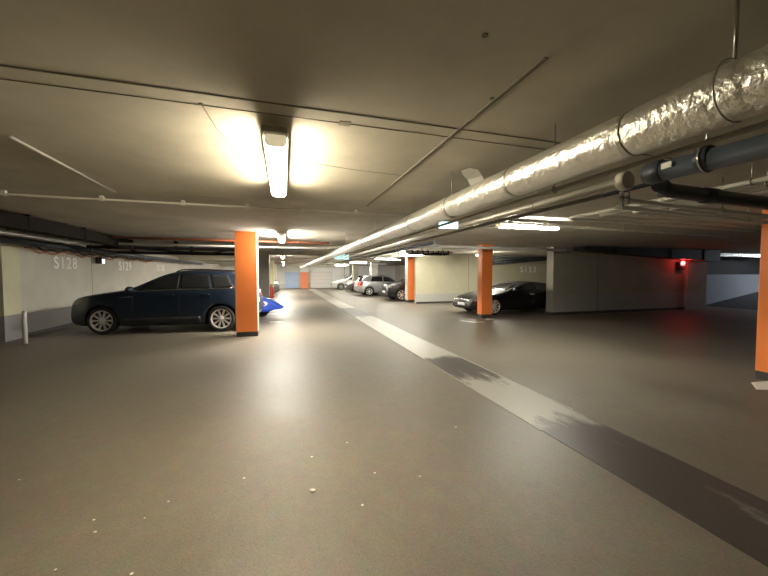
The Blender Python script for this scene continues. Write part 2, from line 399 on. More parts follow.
# ================================================================== LUMINAIRES
def luminaire(x, y, z, label, rz=0, lit='diff', length=1.5, drop=True, group=None, wplate=.17, gap=.06):
    t = thing('ceiling_luminaire', label, 'lamp', (x, y, z - gap), rz, group)
    L2 = length / 2
    obj('housing', box(-wplate / 2, wplate / 2, -L2 - .05, L2 + .03, -.035, 0, bev=.006), M['lampbody'], t)
    for s in (-1, 1): obj('mounting_bracket', box(-.03, .03, s * L2 * .6 - .02, s * L2 * .6 + .02, -.002, gap), M['lampbody'], t)
    bm = bmesh.new()                       # trough shaped diffuser
    sec = [(-.066, -.035), (-.066, -.07), (-.045, -.092), (.045, -.092), (.066, -.07), (.066, -.035)]
    rings = []
    for yy in (-L2 + .03, L2 - .03):
        rings.append([bm.verts.new((a_, yy, b_)) for a_, b_ in sec])
    for k in range(6): bm.faces.new((rings[0][k], rings[0][(k + 1) % 6], rings[1][(k + 1) % 6], rings[1][k]))
    bm.faces.new(rings[0]); bm.faces.new(rings[1][::-1])
    obj('diffuser', bm, M[lit], t)
    for s in (-1, 1):
        bm = bmesh.new(); rings = []
        for yy, k in ((s * (L2 - .03), 1.02), (s * (L2 + .0), .96), (s * (L2 + .015), .8)):
            rings.append([bm.verts.new((a_ * k, yy, -.035 + (b_ + .035) * k)) for a_, b_ in sec])
        for r0, r1 in zip(rings, rings[1:]):
            for k in range(6): bm.faces.new((r0[k], r0[(k + 1) % 6], r1[(k + 1) % 6], r1[k]))
        bm.faces.new(rings[0]); bm.faces.new(rings[-1][::-1])
        obj('end_cap', bm, M['lampcap'], t)
    return t
luminaire(-.04, 2.86, ZN, 'long lit ceiling lamp nearest the camera, alone on the bare concrete ceiling', length=1.42, gap=.05, wplate=.15)
luminaire(-.05, 9.0, ZF, 'lit ceiling lamp over the lane just before the crossing pipes', 0, 'difffar')
luminaire(-.05, 18.6, ZF, 'lit ceiling lamp over the lane between the first two beams', 0, 'difffar')
luminaire(-.05, 25.8, ZF, 'lit ceiling lamp over the lane between the second and third beams', 0, 'difffar')
luminaire(-.05, 32.6, ZF, 'lit ceiling lamp over the lane farthest back, near the end wall', 0, 'difffar')
luminaire(4.5, 5.4, ZF, 'glaring lit lamp lying crosswise among the pipes right of the duct', R(90), 'diffwhite', 1.35)
luminaire(3.58, 5.45, ZF, 'unlit end of a second lamp left of the glaring crosswise lamp', R(90), 'dimdiff', .42)
luminaire(5.6, 14.4, ZF, 'lit crosswise lamp before the yellow wall by the orange and white column', R(90), 'diffbay', 1.2)
luminaire(5.75, 19.0, ZF, 'lit crosswise lamp over the black car front on the right', R(90), 'diffbay', 1.3)
luminaire(5.4, 24.9, ZF, 'lit crosswise lamp just past the top of the white column', R(90), 'diffbay', 1.3)
luminaire(5.4, 32.6, ZF, 'lit crosswise lamp in the farthest right bays', R(90), 'diffbay', 1.3)
luminaire(8.78, 13.4, ZF, 'unseen lamp added to light the yellow wall, hidden behind the orange column', 0, 'diffbay', 1.2)  # added out of sight to brighten the yellow wall
luminaire(23.5, 8.6, ZF, 'unseen lamp added to light the exit ramp beyond the right column', 0, 'rampfill', 1.5)  # cool fill lamp added out of frame for the ramp wall
luminaire(-8.2, 12.9, ZF, 'lit lamp glowing through the opening at the left edge', R(0), 'diffwhite', 1.4)
# ================================================================== DUCT AND PIPES
def hanger(par, x, y, zc, r, ztop, rod=.006):
    bm = tube([(x, y, zc + r), (x, y, ztop)], rod, 8)
    ring = [(x + (r + .006) * math.cos(a), y, zc + (r + .006) * math.sin(a)) for a in [2 * PI * k / 20 for k in range(21)]]
    sweep(bm, ring, .003, 6)
    return obj('hanger', bm, M['galv'], par)

t = thing('insulated_duct', 'big crinkled silver foil wrapped duct running along the ceiling', 'duct', (0, 0, 0))
bm = bmesh.new()
DX, DZ, DR = 1.47, 2.115, .098
def ductring(bm, y, r, seg=40):
    return [bm.verts.new((DX + math.cos(2 * PI * k / seg) * r * (1 + .03 * noise.noise(Vector((k * .9, y * 9, 0))) + .018 * noise.noise(Vector((k * 2.2, y * 26, 5)))), y,
                          DZ + math.sin(2 * PI * k / seg) * r * (1 + .03 * noise.noise(Vector((k * .9, y * 9, 0))))) ) for k in range(seg)]
ys = []; y = -1.2
while y < 31: ys.append(y); y += .03 if y < 4 else (.08 if y < 9 else .4)
prev = None
bands = [.55, 1.12, 1.9, 2.75, 3.7, 4.8, 6.1, 7.6, 9.3, 11.2]
for y in ys:
    dd = min(abs(y - b_) for b_ in bands)
    ring = ductring(bm, y, DR * (.965 if dd < .025 else 1))
    if prev:
        for k in range(40):
            f = bm.faces.new((prev[k], prev[(k + 1) % 40], ring[(k + 1) % 40], ring[k])); f.smooth = True
    else: bm.faces.new(ring[::-1])
    prev = ring
bm.faces.new(prev)
obj('foil_jacket', bm, M['foil'], t)
for y in bands:
    bm = bmesh.new(); lathe(bm, [(DR * 1.005, y - .012), (DR * 1.01, y - .008), (DR * 1.01, y + .008), (DR * 1.005, y + .012)], 36)
    obj('tape_band', bm, M['foiltape'], t, (DX, 0, DZ))
for y in (.765, 2.74, 5.4, 8.0, 12.0): hanger(t, DX - .02, y, DZ, DR, ZN if y < Y1 else ZF)
bm = bmesh.new()
fl = [((1.40, 2.34, 2.19), (1.47, 2.26, 2.21)), ((1.375, 2.34, 2.235), (1.455, 2.26, 2.25)), ((1.32, 2.32, 2.265), (1.41, 2.25, 2.29)), ((1.30, 2.31, 2.29), (1.35, 2.27, 2.305))]
vv = [[bm.verts.new(q) for q in pr] for pr in fl]
for a_, b_ in zip(vv, vv[1:]): bm.faces.new((a_[0], a_[1], b_[1], b_[0]))
bmesh.ops.solidify(bm, geom=bm.faces[:], thickness=.012)
obj('loose_foil_flap', bm, M['white'], t)

def pipe(name, label, cat, pts, r, m, seg=12, hangers=(), group=None, rod_to=None, clips=()):
    p0 = Vector(pts[0])
    t = thing(name, label, cat, p0, 0, group)
    obj('tube', tube([Vector(q) - p0 for q in pts], r, seg), M[m], t)
    for h in hangers:
        h = Vector(h) - p0; ztop = (ZN if (h + p0).y < Y1 else ZF) - p0.z
        d = (Vector(pts[1]) - p0).normalized()
        bm = tube([(h.x, h.y, h.z + r), (h.x, h.y, ztop)], .005, 6)
        if abs(d.y) > .7: ring = [(h.x + (r + .005) * math.cos(a), h.y, h.z + (r + .005) * math.sin(a)) for a in [2 * PI * k / 16 for k in range(17)]]
        else: ring = [(h.x, h.y + (r + .005) * math.cos(a), h.z + (r + .005) * math.sin(a)) for a in [2 * PI * k / 16 for k in range(17)]]
        sweep(bm, ring, .006, 6)
        obj('hanger', bm, M['galv'], t)
    for h in clips:
        h = Vector(h) - p0
        obj('clip', box(h.x - .018, h.x + .018, h.y - .02, h.y + .02, h.z - r - .004, h.z + r + .03), M['conduit'], t)
    return t
pipe('conduit', 'slim pale conduit running directly under the foil duct', 'pipe', [(1.60, -.6, 2.02), (1.60, 30, 2.02)], .012, 'conduit', 10, hangers=[(1.6, 1.7, 2.02), (1.6, 4.1, 2.02), (1.6, 9, 2.02)])
t = pipe('metal_pipe', 'silver pipe with a round end cap, parallel to the foil duct', 'pipe', [(2.37, 1.86, 2.175), (2.37, 13.5, 2.175)], .033, 'alu', 18, hangers=[(2.37, 2.75, 2.175), (2.37, 5.0, 2.175), (2.37, 8, 2.175)])
bm = bmesh.new(); lathe(bm, [(.058, -.035), (.066, -.03), (.066, .02), (.04, .03)], 28)
obj('end_cap', bm, M['conduit'], t)
pipe('conduit', 'grey conduit just right of the capped silver pipe', 'pipe', [(2.56, 2.2, 2.16), (2.56, 13.5, 2.16)], .02, 'greyconduit', 10, hangers=[(2.56, 3.6, 2.16), (2.56, 7, 2.16)])
pipe('conduit', 'dark conduit second to the right of the capped silver pipe', 'pipe', [(2.72, 1.9, 2.2), (2.72, 13.5, 2.2)], .018, 'pvc', 10, hangers=[(2.72, 4.2, 2.2), (2.72, 8, 2.2)])
pipe('conduit', 'pale conduit left of the capped silver pipe, above the exit sign', 'pipe', [(2.15, 3.1, 2.33), (2.15, 13.5, 2.33)], .018, 'conduit', 10, hangers=[(2.15, 3.6, 2.33), (2.15, 7, 2.33)])
# slate drain pipe and its branch
t = thing('drain_pipe', 'thick slate blue plastic drain pipe running off the right edge', 'pipe', (2.385, 1.71, 2.18))
obj('tube', tube([(0, 0, 0), (0, -3.0, -.10)], .062, 22), M['pvc'], t)
for yy, ln in ((-.02, .09), (-.30, .07)):
    bm = bmesh.new(); lathe(bm, [(.066, yy - ln), (.073, yy - ln + .008), (.073, yy - .008), (.066, yy)], 26)
    obj('coupling', bm, M['pvc'], t)
bm = tube([(0, -.34, .062), (.0, -.33, .235)], .006, 8); sweep(bm, [(.079 * math.cos(a), -.34, .079 * math.sin(a)) for a in [2 * PI * k / 20 for k in range(21)]], .007, 6)
obj('hanger', bm, M['galv'], t)
obj('label_sticker', box(-.075, -.070, -.20, -.14, -.012, .025), M['white'], t)
t = thing('drain_pipe', 'dark plastic branch drain pipe sloping away below the thick slate pipe', 'pipe', (2.51, 1.74, 2.095))
obj('tube', tube([(-.0, -.03, .03), (.08, -.01, .005), (.35, 0, 0), (4.4, .06, -.06)], .05, 20), M['pvc'], t)
bm = tube([(.5, .002, -.003), (.62, .004, -.004)], .058, 22); obj('coupling', bm, M['pvc'], t)
bm = tube([(2.0, .024, -.024), (2.1, .026, -.026)], .058, 22); obj('coupling', bm, M['pvc'], t)
pipe('conduit', 'white conduit, upper of two below the branch drain pipe', 'pipe', [(2.68, 2.08, 2.105), (6.4, 2.32, 2.105)], .02, 'white', 12, hangers=[(4.0, 2.165, 2.105)])
pipe('conduit', 'white conduit, lower of two below the branch drain pipe', 'pipe', [(2.66, 2.14, 2.06), (6.4, 2.40, 2.06)], .02, 'white', 12, hangers=[(4.6, 2.275, 2.06)])
t = thing('pipe_bracket', 'white clip bracket hanging under the end cap of the silver pipe', 'bracket', (2.44, 1.93, 2.03))
bm = bmesh.new(); bx(bm, -.01, .01, -.012, .012, -.02, .09); bx(bm, .05, .07, -.012, .012, 0, .09); bx(bm, -.01, .07, -.012, .012, .035, .06); bx(bm, .005, .02, -.012, .012, -.045, .0)
obj('clip', bm, M['white'], t)
# nested angled conduits
for i, (x, y) in enumerate(((3.68, 3.68), (3.88, 3.40), (4.08, 3.12), (4.28, 2.84))):
    z = 2.26
    lab = ['outermost', 'second outermost', 'third', 'innermost'][i] + ' of the four nested L-shaped ceiling conduits on the right'
    bend = [(x + .12 * (1 - math.sin(a)), y + .0 - .12 * (1 - math.cos(a)), z) for a in (R(90), R(60), R(30), R(0))]
    pts = [(x, -.8, z), (x, y - .12, z), (x + .035, y - .035, z), (x + .12, y, z), (x + 4.2, y + .12, z)]
    pipe('conduit', lab, 'pipe', pts, .02, 'white', 12, hangers=[(x, 1.8, z), (x + 1.6, y + .05, z)])
pipe('conduit', 'silver conduit between the glaring lamp and the nested conduits', 'pipe', [(4.1, 4.75, 2.34), (9.5, 5.0, 2.34)], .02, 'alu', 10, hangers=[(6.2, 4.85, 2.34)])
# pale conduit crossing the whole ceiling at the haunch
pipe('conduit', 'thin pale conduit with clips crossing the ceiling past the near lamp', 'pipe', [(-8, 4.80, 2.385), (1.72, 4.76, 2.385)], .013, 'conduit', 10,
     clips=[(x, 4.78, 2.385) for x in (-3.9, -2.95, -2.05, -1.2, -.45, .25, 1.0)])
pipe('conduit', 'short pale conduit on the ceiling left of the near lamp', 'pipe', [(-1.72, 2.85, ZN - .012), (-1.78, 4.42, ZN - .012)], .011, 'greyconduit', 8)
# left side services
t = thing('cable_tray', 'dark cable tray along the ceiling at upper left', 'tray', (-4.35, 5.0, 2.44))
bm = bmesh.new(); bx(bm, -.14, .14, 0, 6.5, -.17, -.16); bx(bm, -.15, -.14, 0, 6.5, -.17, .0); bx(bm, .14, .15, 0, 6.5, -.17, .06)
obj('tray_body', bm, M['tray'], t)
obj('cable_bundle', box(-.12, .12, .02, 6.48, -.158, -.02, bev=.02), M['black'], t)
for k in range(4): obj('hanger', box(-.16, .16, .6 + k * 1.7, .63 + k * 1.7, -.18, .088), M['tray'], t)
pipe('metal_pipe', 'grey pipe just below the dark tray at upper left', 'pipe', [(-4.62, 4.9, 2.22), (-4.62, 9.9, 2.22)], .028, 'greyconduit', 12, hangers=[(-4.62, 6.4, 2.22), (-4.62, 9, 2.22)])
pipe('metal_pipe', 'slate pipe along the top of the left wall', 'pipe', [(-5.5, 7.4, 2.22), (-5.5, 26, 2.22)], .075, 'pvc', 16, hangers=[(-5.5, 12, 2.22), (-5.5, 16, 2.22)])
pipe('metal_pipe', 'grey pipe between the left wall and the slate pipe', 'pipe', [(-5.8, 10.0, 2.26), (-5.8, 26, 2.26)], .05, 'greyconduit', 14, hangers=[(-5.8, 13, 2.26)])
pts = []
for k in range(49):
    u = k / 48; y = 10.1 + u * 8.0
    pts.append((-5.9 + .02 * math.sin(k), y, 2.14 - .09 * abs(math.sin(u * PI * 5)) + .03 * math.sin(k * 1.7)))
pipe('cable', 'orange-brown cable drooping in loops along the left wall above S128', 'cable', pts, .018, 'orangecable', 8)
pipe('cable', 'black cable bundle strung behind the orange cable on the left wall', 'cable', [(-5.95, p_[1] + .3, p_[2] + .07) for p_ in pts], .022, 'black', 8)
t = thing('wall_spotlight', 'small dark spotlight with white lens on the left wall beside S128', 'lamp', (-5.85, 13.45, 1.98))
obj('housing', box(-.13, .06, -.07, .07, -.12, .1, bev=.01), M['black'], t)
obj('lens', box(.04, .075, -.06, .05, -.10, .02), M['whitelens'], t)
obj('arm', tube([(-.04, 0, .1), (-.04, .12, .3)], .02, 8), M['black'], t)
# pipes crossing over the dark blue car towards the lane
pipe('metal_pipe', 'red-brown pipe crossing from the dark tray over the dark blue car', 'pipe', [(-4.1, 10.0, 2.43), (1.3, 10.1, 2.43)], .032, 'rust', 12, hangers=[(-3, 10.04, 2.43), (.4, 10.09, 2.43)])
pipe('metal_pipe', 'white pipe below the red-brown pipe crossing over the dark blue car', 'pipe', [(-4.1, 10.35, 2.3), (1.2, 10.4, 2.3)], .032, 'white', 12, hangers=[(-3.2, 10.37, 2.3), (-.2, 10.39, 2.3)])
pipe('metal_pipe', 'steel pipe slanting across the lane towards the foil duct', 'pipe', [(-.3, 11.65, 2.33), (1.95, 10.5, 2.37)], .07, 'galv', 16, hangers=[(.4, 11.29, 2.34)])
for i, (y, z, lab) in enumerate(((11.8, 2.3, 'dark cable tray crossing above the dark blue car roof, nearer of two'), (13.6, 2.25, 'dark cable tray crossing above the dark blue car roof, farther of two'))):
    t = thing('cable_tray', lab, 'tray', (-3.2, y, z))
    bm = bmesh.new(); bx(bm, -2.2, 2.1, -.15, .15, -.04, -.03); bx(bm, -2.2, 2.1, -.16, -.15, -.04, .04); bx(bm, -2.2, 2.1, .15, .16, -.04, .04)
    obj('tray_body', bm, M['tray'], t)
    for k in (-1.8, 0, 1.7): obj('hanger', box(k, k + .02, -.17, .17, -.05, ZF - z), M['tray'], t)
pipe('cable', 'black cable slung between the two trays over the dark blue car', 'cable', [(-4.9, 12.35, 2.49), (-4.2, 12.55, 2.30), (-3.3, 12.75, 2.26), (-2.4, 12.9, 2.24), (-1.3, 13.1, 2.49)], .03, 'black', 8)
# right side services in mid distance
pipe('metal_pipe', 'white pipe crossing above the orange column before the black saloon', 'pipe', [(4.05, 9.2, 2.35), (9.3, 9.3, 2.33)], .042, 'white', 14, hangers=[(5.2, 9.22, 2.345), (8.3, 9.28, 2.334)])
t = thing('cable_basket', 'dark bundle of cables in a basket left of the orange column top', 'tray', (4.75, 10.8, 2.3))
bm = bmesh.new(); bx(bm, -.6, .8, -.25, .25, -.12, -.1)
for k in range(8): bx(bm, -.6 + k * .19, -.58 + k * .19, -.26, .26, -.12, .02)
obj('tray_body', bm, M['tray'], t)
bm = bmesh.new()
for k in range(7):
    yy = -.2 + k * .065
    sweep(bm, [(-.7, yy, -.05 + .03 * (k % 3)), (-.2, yy + .03, -.06 + .02 * (k % 2)), (.3, yy - .02, -.02), (.9, yy, -.04)], .03, 8)
obj('cable_bundle', bm, M['greyconduit'], t)
for k in (-.3, .5): obj('hanger', box(k, k + .02, -.26, -.24, -.1, .225), M['galv'], t)
pipe('metal_pipe', 'slate pipe high on the yellow wall left of S153', 'pipe', [(10.9, 15.8, 2.13), (14.6, 15.8, 2.42)], .10, 'pvc', 16, hangers=[(11.6, 15.8, 2.185), (13.2, 15.8, 2.31)])
pipe('metal_pipe', 'thin slate pipe above the sloping pipe on the yellow wall', 'pipe', [(10.6, 15.5, 2.40), (14.6, 15.5, 2.44)], .06, 'pvc', 14)
pipe('metal_pipe', 'pale pipe running from the exit sign towards the far right bays', 'pipe', [(3.3, 8.6, 2.38), (3.3, 30, 2.38)], .035, 'conduit', 12, hangers=[(3.3, 12, 2.38)])
pipe('metal_pipe', 'dark pipe beside the pale pipe towards the far right bays', 'pipe', [(3.75, 8.0, 2.33), (3.75, 30, 2.33)], .045, 'pvc', 12, hangers=[(3.75, 11, 2.33)])
pipe('metal_pipe', 'white pipe crossing in front of the far right columns', 'pipe', [(2.8, 14.9, 2.18), (5.3, 15.0, 2.18)], .03, 'white', 12, hangers=[(3.45, 14.92, 2.18)])
pipe('metal_pipe', 'white pipe crossing above the silver hatchback', 'pipe', [(2.7, 21.5, 2.2), (6.6, 21.6, 2.2)], .035, 'white', 12, hangers=[(4.1, 21.54, 2.2)])
# dark ventilation duct over the grey wall and cable tray at the ramp
t = thing('ventilation_duct', 'dark square ventilation duct hung in front of the grey wall', 'duct', (13.6, 9.7, 2.25))
bm = bmesh.new()
sec = []
for x, zl in ((-3.3, .12), (0.4, -.06), (3.4, -.2), (3.9, -.2)):
    sec.append([bm.verts.new((x, yy, zz)) for yy, zz in ((-.25, zl), (.25, zl), (.25, .26), (-.25, .26))])
for a_, b_ in zip(sec, sec[1:]):
    for k in range(4): bm.faces.new((a_[k], a_[(k + 1) % 4], b_[(k + 1) % 4], b_[k]))
bm.faces.new(sec[0][::-1]); bm.faces.new(sec[-1])
obj('duct_body', bm, M['darkduct'], t)
for x, zl in ((-1.8, .05), (1.0, -.09), (2.9, -.18)): obj('flange', box(x, x + .04, -.27, .27, zl - .02, .27), M['darkduct'], t)
t = thing('cable_tray', 'pale perforated cable tray by the exit ramp beside the right column', 'tray', (17.8, 9.95, 2.36))
bm = bmesh.new(); bx(bm, 0, 5.2, -.1, -.09, -.06, .06); bx(bm, 0, 5.2, .09, .1, -.06, .06)
for k in range(26): bx(bm, k * .2, k * .2 + .06, -.1, .1, -.06, -.05)
for k in range(26): bx(bm, k * .2 + .04, k * .2 + .1, -.115, -.1, -.03, .03)
obj('tray_body', bm, M['galv'], t)
# exit signs
t = thing('exit_sign', 'pale blue glowing exit sign hanging below the foil duct', 'sign', (1.96, 3.78, 2.11), R(-12))
obj('casing', box(-.13, .13, 0, .05, -.05, .05, bev=.006), M['white'], t)
obj('lit_panel', box(-.12, .12, -.006, .001, -.042, .042), M['exit'], t)
bm = bmesh.new(); lathe(bm, [(.0, -.20), (.026, -.19), (.03, -.165), (.015, -.128)], 14, 'X'); o = obj('lamp_head', bm, M['white'], t); o.location = (0, .03, .03)
obj('hanger', tube([(0, .025, .05), (0, .025, .30)], .006, 8), M['galv'], t)
t = thing('exit_sign', 'blue-green glowing exit sign farther down the lane under the duct', 'sign', (2.35, 14.2, 2.25), 0)
obj('casing', box(-.33, .33, 0, .08, -.11, .11, bev=.006), M['white'], t)
obj('lit_panel', box(-.31, -.02, -.006, .001, -.1, .1), M['exit2'], t)
obj('lit_panel', box(.02, .31, -.006, .001, -.1, .1), M['exit2'], t)
obj('hanger', tube([(0, .04, .1), (0, .04, .28)], .01, 8), M['galv'], t)
# red signal lamp
t = thing('signal_lamp', 'glowing red signal lamp on the dark pillar at the ramp', 'signal', (15.98, 9.92, 1.91))
obj('housing', box(-.14, .14, -.02, .12, -.24, .115, bev=.02), M['black'], t)
bm = bmesh.new(); lathe(bm, [(.085, 0), (.085, -.05), (.06, -.075), (.0, -.085)], 20); o = obj('lens', bm, M['redlens'], t); o.location = (0, -.02, .06)
bm = bmesh.new(); lathe(bm, [(.07, 0), (.07, -.02), (.03, -.03), (.0, -.03)], 20); o = obj('lower_lens', bm, M['darkrim'], t); o.location = (0, -.02, -.12)
li = bpy.data.lights.new('red_light', 'POINT'); li.energy = 4; li.color = (1, .04, .04); li.shadow_soft_size = .06
lo = bpy.data.objects.new('red_light', li); C.objects.link(lo); lo.parent = t; lo.location = (0, -.28, .06)
# conduit and switch boxes on the orange and white column
t = thing('electrical_conduit', 'white vertical conduit with switch boxes beside the orange and white column', 'conduit', (6.93, 16.75, 0))
obj('riser', tube([(0, 0, .35), (0, 0, 2.45)], .03, 10), M['white'], t)
obj('riser', tube([(-.13, 0, .35), (-.13, 0, 2.45)], .022, 10), M['white'], t)
for z in (.95, .6): obj('switch_box', box(-.09, .09, -.06, .03, z - .09, z + .09, bev=.01), M['galv'], t)
# white post and extinguishers
t = thing('guard_post', 'short white post at the end of the left wall', 'post', (-5.37, 9.1, 0))
bm = bmesh.new(); lathe(bm, [(.04, 0), (.04, .70), (.034, .715), (.0, .72)], 18, 'Z'); obj('post_body', bm, M['white'], t)
obj('base_plate', box(-.075, .075, -.075, .075, 0, .012), M['galv'], t)
def extinguisher(x, y, label, s=1):
    t = thing('fire_extinguisher', label, 'fire extinguisher', (x, y, 0))
    bm = bmesh.new(); lathe(bm, [(.12 * s, .0), (.13 * s, .02), (.13 * s, .62 * s), (.11 * s, .71 * s), (.05 * s, .77 * s), (.04 * s, .8 * s)], 18, 'Z'); obj('cylinder', bm, M['red'], t)
    bm = box(-.03 * s, .03 * s, -.03, .03, .79 * s, .86 * s); bx(bm, -.05 * s, .13 * s, -.015, .015, .86 * s, .89 * s); obj('valve_handle', bm, M['black'], t)
    obj('hose', tube([(.04 * s, 0, .82 * s), (.16 * s, -.02, .78 * s), (.18 * s, -.03, .5 * s), (.15 * s, -.02, .25 * s)], .016, 8), M['black'], t)
extinguisher(-.78, 22.3, 'red fire extinguisher at the foot of the pale yellow column')
extinguisher(-.68, 29.3, 'smaller red fire extinguisher farther back, left of the dark parked car', 1.15)

# ================================================================== CARS
def interp(pts, x):
    if x <= pts[0][0]: return pts[0][1]
    for (x0, z0), (x1, z1) in zip(pts, pts[1:]):
        if x <= x1:
            u = (x - x0) / (x1 - x0 + 1e-9)
            return z0 + (z1 - z0) * u
    return pts[-1][1]
def smooth_pts(pts, it=2):
    for _ in range(it):
        q = [pts[0]]
        for a_, b_ in zip(pts, pts[1:]):
            q += [(a_[0] * .75 + b_[0] * .25, a_[1] * .75 + b_[1] * .25), (a_[0] * .25 + b_[0] * .75, a_[1] * .25 + b_[1] * .75)]
        q.append(pts[-1]); pts = q
    return pts
def make_car(name, label, cat, loc, rz, P, group=None):
    L, W = P['L'], P['W']; top = smooth_pts(P['top']); low = P['low']; belt = P['belt']
    xs_w = P['wheels']; r = P['r']; ra = r + P.get('archgap', .06)
    root = thing(name, label, cat, loc, rz, group)
    def hw(x, z):
        t1 = max(0, 1 - x / P.get('na', 1.0)); t2 = max(0, 1 - (L - x) / P.get('ta', .8))
        y = W / 2 * (1 - P.get('nt', .24) * t1 ** 2.3 - P.get('tt', .15) * t2 ** 2.5)
        zb = interp(belt, x)
        if z < .55: y *= 1 - .07 * ((.55 - z) / .35) ** 2
        elif z < zb: y *= 1 - .035 * ((z - .55) / max(.1, zb - .55)) ** 2
        else: y = y * .965 - (z - zb) * P.get('tumble', .42)
        return y
    st = [0, .01, .03, .06, .1, .16, .23]; x = .3
    while x < L - .3: st.append(x); x += .055
    st += [L - .23, L - .16, L - .1, L - .06, L - .03, L - .01, L]
    for xw in xs_w: st += [xw - ra - .001, xw - ra + .001, xw + ra - .001, xw + ra + .001]
    st = sorted(st)
    NS, NC, NT = 16, 5, 5
    bm = bmesh.new(); rings = []
    for x in st:
        zt = interp(top, x); zl = interp(low, x)
        for xw in xs_w:
            d = abs(x - xw)
            if d < ra: zl = max(zl, r + math.sqrt(max(0, ra * ra - d * d)))
        crown = P.get('crown', .05) if zt > .6 else .02
        ze = max(zt - crown, zl + .02)
        rc = min(.07, (ze - zl) * .45)
        half = []
        for k in range(NS):
            z = zl + (ze - rc - zl) * k / (NS - 1); half.append((hw(x, z), z))
        ye = half[-1][0]
        for k in range(1, NC + 1):
            a_ = PI / 2 * k / NC; half.append((ye - rc * (1 - math.cos(a_)), ze - rc + rc * math.sin(a_)))
        yk = half[-1][0]
        for k in range(1, NT + 1):
            y_ = yk * (1 - k / NT); half.append((y_, ze + (zt - ze) * (1 - (y_ / max(yk, .01)) ** 2)))
        full = [(y_, z_) for y_, z_ in half] + [(-y_, z_) for y_, z_ in half[-2::-1]]
        rings.append([bm.verts.new((x - L / 2, y_, z_)) for y_, z_ in full])
    for a_, b_ in zip(rings, rings[1:]):
        n = len(a_)
        for k in range(n):
            f = bm.faces.new((a_[k], a_[(k + 1) % n], b_[(k + 1) % n], b_[k])); f.smooth = k < n - 1
    bm.faces.new(rings[0][::-1]); bm.faces.new(rings[-1])
    bmesh.ops.recalc_face_normals(bm, faces=bm.faces)
    bvh = BVHTree.FromBMesh(bm)
    obj('body', bm, M[P['paint']], root)
    def hit(o, d):
        h = bvh.ray_cast(Vector(o), Vector(d))
        if h[0] is None:
            h = bvh.find_nearest(Vector(o) + Vector(d) * 2)
        return h[0], h[1]
    def patch(nm, fn, d, nu, nv, m, off=.006, par=root):
        b2 = bmesh.new(); g = []
        for i in range(nu + 1):
            row = []
            for j in range(nv + 1):
                p_, n_ = hit(fn(i / nu, j / nv), d)
                row.append(b2.verts.new(p_ - Vector(d) * off))
            g.append(row)
        for i in range(nu):
            for j in range(nv): 
                f = b2.faces.new((g[i][j], g[i + 1][j], g[i + 1][j + 1], g[i][j + 1])); f.smooth = True
        dv = Vector(d) * (off + .012)
        rim = [g[i][0] for i in range(nu + 1)] + [g[nu][j] for j in range(1, nv + 1)] + [g[i][nv] for i in range(nu - 1, -1, -1)] + [g[0][j] for j in range(nv - 1, 0, -1)]
        inn = [b2.verts.new(v.co + dv) for v in rim]
        for k in range(len(rim)):
            b2.faces.new((rim[k], rim[(k + 1) % len(rim)], inn[(k + 1) % len(rim)], inn[k]))
        return obj(nm, b2, M[m], par)
    def side(nm, lo, up, m, s, nu=16, nv=6, off=.006):
        lo_, up_ = lo, up
        def along(pl, u):
            d = [0]
            for a_, b_ in zip(pl, pl[1:]): d.append(d[-1] + math.dist(a_, b_))
            t_ = u * d[-1]
            for k in range(len(pl) - 1):
                if t_ <= d[k + 1] + 1e-9:
                    q = (t_ - d[k]) / max(1e-9, d[k + 1] - d[k]); return (pl[k][0] + (pl[k + 1][0] - pl[k][0]) * q, pl[k][1] + (pl[k + 1][1] - pl[k][1]) * q)
            return pl[-1]
        def fn(u, v):
            a_, b_ = along(lo_, u), along(up_, u)
            return (a_[0] + (b_[0] - a_[0]) * v - L / 2, s * 3, a_[1] + (b_[1] - a_[1]) * v)
        return patch(nm, fn, (0, -s, 0), nu, nv, m, off)
    def topq(nm, x0, x1, y0, y1, m, nu=10, nv=12):
        return patch(nm, lambda u, v: (x0 + (x1 - x0) * u - L / 2, (y0 + (y1 - y0) * u) * (2 * v - 1), 3), (0, 0, -1), nu, nv, m, .005)
    def endq(nm, yz, m, front=True, off=.008, nu=8, nv=4):
        (ya, za), (yb, zb), (yc, zc), (yd, zd) = yz      # two bottom corners, two top corners (same order)
        dx = 1 if front else -1
        def fn(u, v):
            y_ = (ya + (yb - ya) * u) * (1 - v) + (yc + (yd - yc) * u) * v
            z_ = (za + (zb - za) * u) * (1 - v) + (zc + (zd - zc) * u) * v
            return (-dx * (L / 2 + 1), y_, z_)
        return patch(nm, fn, (dx, 0, 0), nu, nv, m, off)
    # wheels
    rr = P.get('rim', r * .72)
    def wheel(xw, s):
        yo = P['W'] / 2 - .015
        b2 = bmesh.new(); lathe(b2, [(rr, -.20), (r * .93, -.20), (r, -.17), (r, -.04), (r * .95, -.005), (rr + .01, 0), (rr, -.02), (rr, -.12)], 40)
        wob = obj('wheel', b2, M['rubber'], root, (xw - L / 2, s * yo, r))
        if s < 0: wob.rotation_euler = (0, 0, PI)
        b2 = bmesh.new(); lathe(b2, [(rr * .96, -.10), (rr * .96, -.09), (.02, -.085), (.0, -.085)], 30); obj('brake_recess', b2, M['darkrim'], wob)
        b2 = bmesh.new()
        # rim ring
        n = 40; sec = [(rr * .90, -.06), (rr * .92, -.012), (rr * 1.0, -.004), (rr * 1.01, -.06)]
        rg = [[b2.verts.new((q[0] * math.cos(2 * PI * k / n), q[1], q[0] * math.sin(2 * PI * k / n))) for q in sec] for k in range(n)]
        for k in range(n):
            for j in range(4): b2.faces.new((rg[k][j], rg[(k + 1) % n][j], rg[(k + 1) % n][(j + 1) % 4], rg[k][(j + 1) % 4]))
        ns = P.get('spokes', 10)
